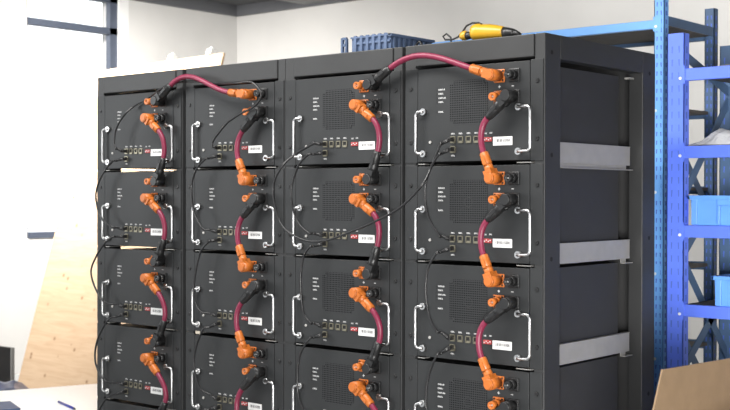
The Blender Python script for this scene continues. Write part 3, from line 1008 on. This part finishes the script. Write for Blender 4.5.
# bins on the deep blue rack
BIN = mat('light_blue_bin_plastic', (0.14, 0.36, 0.92), 0.4, noise=0.05, nscale=15)
def bin_(x0, x1, y0, y1, z0, h, label, notch):
    org = Vector(((x0 + x1) / 2, (y0 + y1) / 2, z0))
    t = thing('storage_bin', label, 'storage bin', org, 'light blue bins on the shelves')
    mb = MB()
    w = .004
    ta = .006
    mb.prism([(x0 + ta, y0 + ta, z0), (x1 - ta, y0 + ta, z0), (x1, y0, z0 + h), (x0, y0, z0 + h)], (0, w, 0))
    mb.prism([(x0 + ta, y1 - ta, z0), (x1 - ta, y1 - ta, z0), (x1, y1, z0 + h), (x0, y1, z0 + h)], (0, -w, 0))
    mb.prism([(x0 + ta, y0 + ta, z0), (x0 + ta, y1 - ta, z0), (x0, y1, z0 + h), (x0, y0, z0 + h)], (w, 0, 0))
    mb.prism([(x1 - ta, y0 + ta, z0), (x1 - ta, y1 - ta, z0), (x1, y1, z0 + h), (x1, y0, z0 + h)], (-w, 0, 0))
    mb.box(x0 + ta, x1 - ta, y0 + ta, y1 - ta, z0, z0 + .005)
    mb.build('body', BIN, t, org)
    mb = MB()
    for ya, yb in ((y0 - .010, y0 + .002), (y1 - .002, y1 + .010)):
        mb.box(x0 - .010, x1 + .010, ya, yb, z0 + h - .016, z0 + h, .002)
    for xa, xb in ((x0 - .010, x0 + .002), (x1 - .002, x1 + .010)):
        mb.box(xa, xb, y0 - .010, y1 + .010, z0 + h - .016, z0 + h, .002)
    mb.build('rim', BIN, t, org)
    mb = MB()
    mb.box(x0 + .006, x0 + .030, y0 - .006, y0 + .006, z0 + .002, z0 + h - .012, .002)
    mb.box(x1 - .030, x1 - .006, y0 - .006, y0 + .006, z0 + .002, z0 + h - .012, .002)
    mb.box(x0 - .004, x0 + .004, y0 + .03, y0 + .05, z0 + .004, z0 + h - .012)
    mb.build('corner_rib', BIN, t, org)
    if notch:
        mb = MB()
        mb.box(x0 + .115, x1 - .115, y0 - .014, y0 - .002, z0 + h - .040, z0 + h - .014, .003)
        mb.box(x0 + .115, x0 + .125, y0 - .010, y0 + .002, z0 + .004, z0 + h - .014, .002)
        mb.box(x1 - .125, x1 - .115, y0 - .010, y0 + .002, z0 + .004, z0 + h - .014, .002)
        mb.build('grip', BIN, t, org)
    return t
bin_(-0.080, 0.30, 1.215, 1.70, 1.2355, 0.118, 'light blue plastic bin on the middle shelf of the deep blue rack', True)
bin_(0.020, 0.40, 1.215, 1.70, 0.9215, 0.118, 'light blue plastic bin on the lower shelf, by the cardboard box', True)

# clear plastic film bag on the upper shelf
FILM = bpy.data.materials.new('clear_plastic_film')
FILM.use_nodes = True
nt = FILM.node_tree
b = nt.nodes['Principled BSDF']
b.inputs['Base Color'].default_value = (0.80, 0.81, 0.84, 1)
b.inputs['Roughness'].default_value = 0.18
b.inputs['Alpha'].default_value = 0.6
n = nt.nodes.new('ShaderNodeTexNoise')
n.inputs['Scale'].default_value = 22
n.inputs['Distortion'].default_value = 2
tc = nt.nodes.new('ShaderNodeTexCoord')
nt.links.new(tc.outputs['Object'], n.inputs['Vector'])
bp = nt.nodes.new('ShaderNodeBump')
bp.inputs['Strength'].default_value = 0.8
bp.inputs['Distance'].default_value = 0.01
nt.links.new(n.outputs['Fac'], bp.inputs['Height'])
nt.links.new(bp.outputs['Normal'], b.inputs['Normal'])
def film(cx, cy, z0, lx, ly, h, label, seed):
    rnd = random.Random(seed)
    org = Vector((cx, cy, z0))
    mb = MB()
    nx, ny = 22, 16
    ph = [rnd.uniform(0, 6) for _ in range(6)]
    for side in (0, 1):
        g = []
        for i in range(nx + 1):
            row = []
            for j in range(ny + 1):
                u, v_ = i / nx, j / ny
                e = (math.sin(PI * u) ** .5) * (math.sin(PI * v_) ** .5) if 0 < u < 1 and 0 < v_ < 1 else 0
                zz = h * e * (.62 + .22 * math.sin(7 * u + ph[0]) * math.cos(6 * v_ + ph[1]) + .10 * math.sin(31 * u - 22 * v_ + ph[5]) + .16 * math.sin(17 * u + 9 * v_ + ph[2]))
                if side == 0:
                    zz *= .25
                row.append(mb.bm.verts.new((cx + (u - .5) * lx + .012 * math.sin(9 * v_ + ph[3]), cy + (v_ - .5) * ly + .012 * math.sin(8 * u + ph[4]), z0 + .002 + zz)))
            g.append(row)
        for i in range(nx):
            for j in range(ny):
                f = mb.bm.faces.new((g[i][j], g[i + 1][j], g[i + 1][j + 1], g[i][j + 1]))
                f.smooth = True
    o = mb.build('plastic_bag', FILM, None, org)
    tag(o, label, 'bag')
film(0.135, 1.39, 1.5495, 0.44, 0.36, 0.115, 'crumpled clear plastic bag on the second shelf of the deep blue rack', 3)
film(0.08, 1.45, 1.8565, 0.36, 0.34, 0.035, 'flat clear plastic wrapping on the top shelf of the deep blue rack', 8)

# ------------------------------------------------------------------ cardboard carton at the right front
CARD = mat('brown_cardboard', (0.195, 0.13, 0.074), 0.8, noise=0.07, nscale=18, bump=0.05, bscale=300)
k0 = Vector((0.478, -0.245, 0))
ka = Vector((0.132, 0.991, 0)).normalized()
kb = Vector((0.991, -0.132, 0)).normalized()
la, lb, kh = 0.50, 0.36, 0.70
kc = k0 + ka * la / 2 + kb * lb / 2
kt = thing('cardboard_carton', 'open brown cardboard carton with raised flap at lower right corner', 'box', kc)
mb = MB()
w = .005
Zv = Vector((0, 0, 1))
def wall(p, q, inward):
    mb.prism([p, q, q + Zv * kh, p + Zv * kh], inward * w)
wall(k0, k0 + ka * la, kb)
wall(k0 + kb * lb, k0 + kb * lb + ka * la, -kb)
wall(k0 + ka * w, k0 + ka * w + kb * lb, -ka)
wall(k0 + ka * (la - w), k0 + ka * (la - w) + kb * lb, ka)
mb.prism([k0, k0 + ka * la, k0 + ka * la + kb * lb, k0 + kb * lb], Vector((0, 0, .006)))
mb.build('body', CARD, kt, kc)
def flap(p, q, up, ln, sh=.012):
    m2 = MB()
    un = up.normalized()
    e = (q - p).normalized()
    nrm = e.cross(un).normalized()
    m2.prism([p, q, q + un * ln - e * sh, p + un * ln + e * sh], nrm * w)
    m2.build('flap', CARD, kt, kc)
zk = Vector((0, 0, kh))
flap(k0 + zk, k0 + ka * la + zk, Vector((.03, .0, 1)), 0.172, .058)
flap(k0 + kb * lb + zk, k0 + kb * lb + ka * la + zk, kb * .8 - Zv * .6, 0.18)
flap(k0 + zk, k0 + kb * lb + zk, -ka * .5 - Zv * .85, 0.18)
flap(k0 + ka * la + zk, k0 + ka * la + kb * lb + zk, ka * .5 - Zv * .85, 0.18)


# ------------------------------------------------------------------ light
wd_ = bpy.data.worlds.new('daylight')
SC.world = wd_
wd_.use_nodes = True
wn = wd_.node_tree
bgd = wn.nodes['Background']
tcw = wn.nodes.new('ShaderNodeTexCoord')
spw = wn.nodes.new('ShaderNodeSeparateXYZ')
wn.links.new(tcw.outputs['Generated'], spw.inputs[0])
rw = wn.nodes.new('ShaderNodeValToRGB')
rw.color_ramp.elements[0].position = 0.40
rw.color_ramp.elements[0].color = (0.16, 0.16, 0.16, 1)
rw.color_ramp.elements[1].position = 0.475
rw.color_ramp.elements[1].color = (0.94, 0.97, 1.0, 1)
mrw = wn.nodes.new('ShaderNodeMapRange')
mrw.inputs['From Min'].default_value = -1
wn.links.new(spw.outputs['Z'], mrw.inputs['Value'])
wn.links.new(mrw.outputs['Result'], rw.inputs['Fac'])
wn.links.new(rw.outputs['Color'], bgd.inputs['Color'])
# the sky is brighter on the window side of the room
mrx = wn.nodes.new('ShaderNodeMapRange')
mrx.inputs['From Min'].default_value = -0.2
mrx.inputs['From Max'].default_value = -0.8
mrx.inputs['To Min'].default_value = 0.72
mrx.inputs['To Max'].default_value = 2.2
wn.links.new(spw.outputs['X'], mrx.inputs['Value'])
wn.links.new(mrx.outputs['Result'], bgd.inputs['Strength'])

def area(name, loc, target, sx, sy, power, col):
    l = bpy.data.lights.new(name, 'AREA')
    l.shape = 'RECTANGLE'
    l.size, l.size_y = sx, sy
    l.energy = power
    l.color = col
    o = bpy.data.objects.new(name, l)
    COL.objects.link(o)
    o.location = loc
    o.rotation_euler = (Vector(target) - Vector(loc)).to_track_quat('-Z', 'Y').to_euler()
    return o
# unseen fill lights added along the room and the big window bank on the left, behind the camera's left
lb = area('board_fill', (-4.6, 1.20, 2.92), (-5.0, 2.15, 1.8), 0.9, 0.3, 135, (1.0, 0.97, 0.93))  # added fill that whitens the upper board and left wall
lb.data.spread = math.radians(115)
area('rack_top_fill', (-1.2, -1.0, 2.98), (-1.2, -0.8, 0), 3.0, 0.4, 130, (1.0, 0.98, 0.95))  # added overhead fill, makes the upper modules lighter than the lower
area('side_window', (-5.6, -2.4, 1.9), (-1.2, -0.2, 1.4), 1.8, 1.5, 75, (0.95, 0.98, 1.0))
fwl = area('shelving_fill', (2.9, -4.0, 0.75), (-0.1, 1.25, 0.55), 1.6, 1.2, 62, (1.0, 0.985, 0.96))  # unseen fill added to brighten the blue shelving
fwl.data.spread = math.radians(60)
area('back_wall_fill', (-1.6, 2.3, 2.98), (-2.2, 4.2, 2.2), 3.0, 0.3, 55, (1.0, 0.98, 0.95))  # fill added to lift the back wall
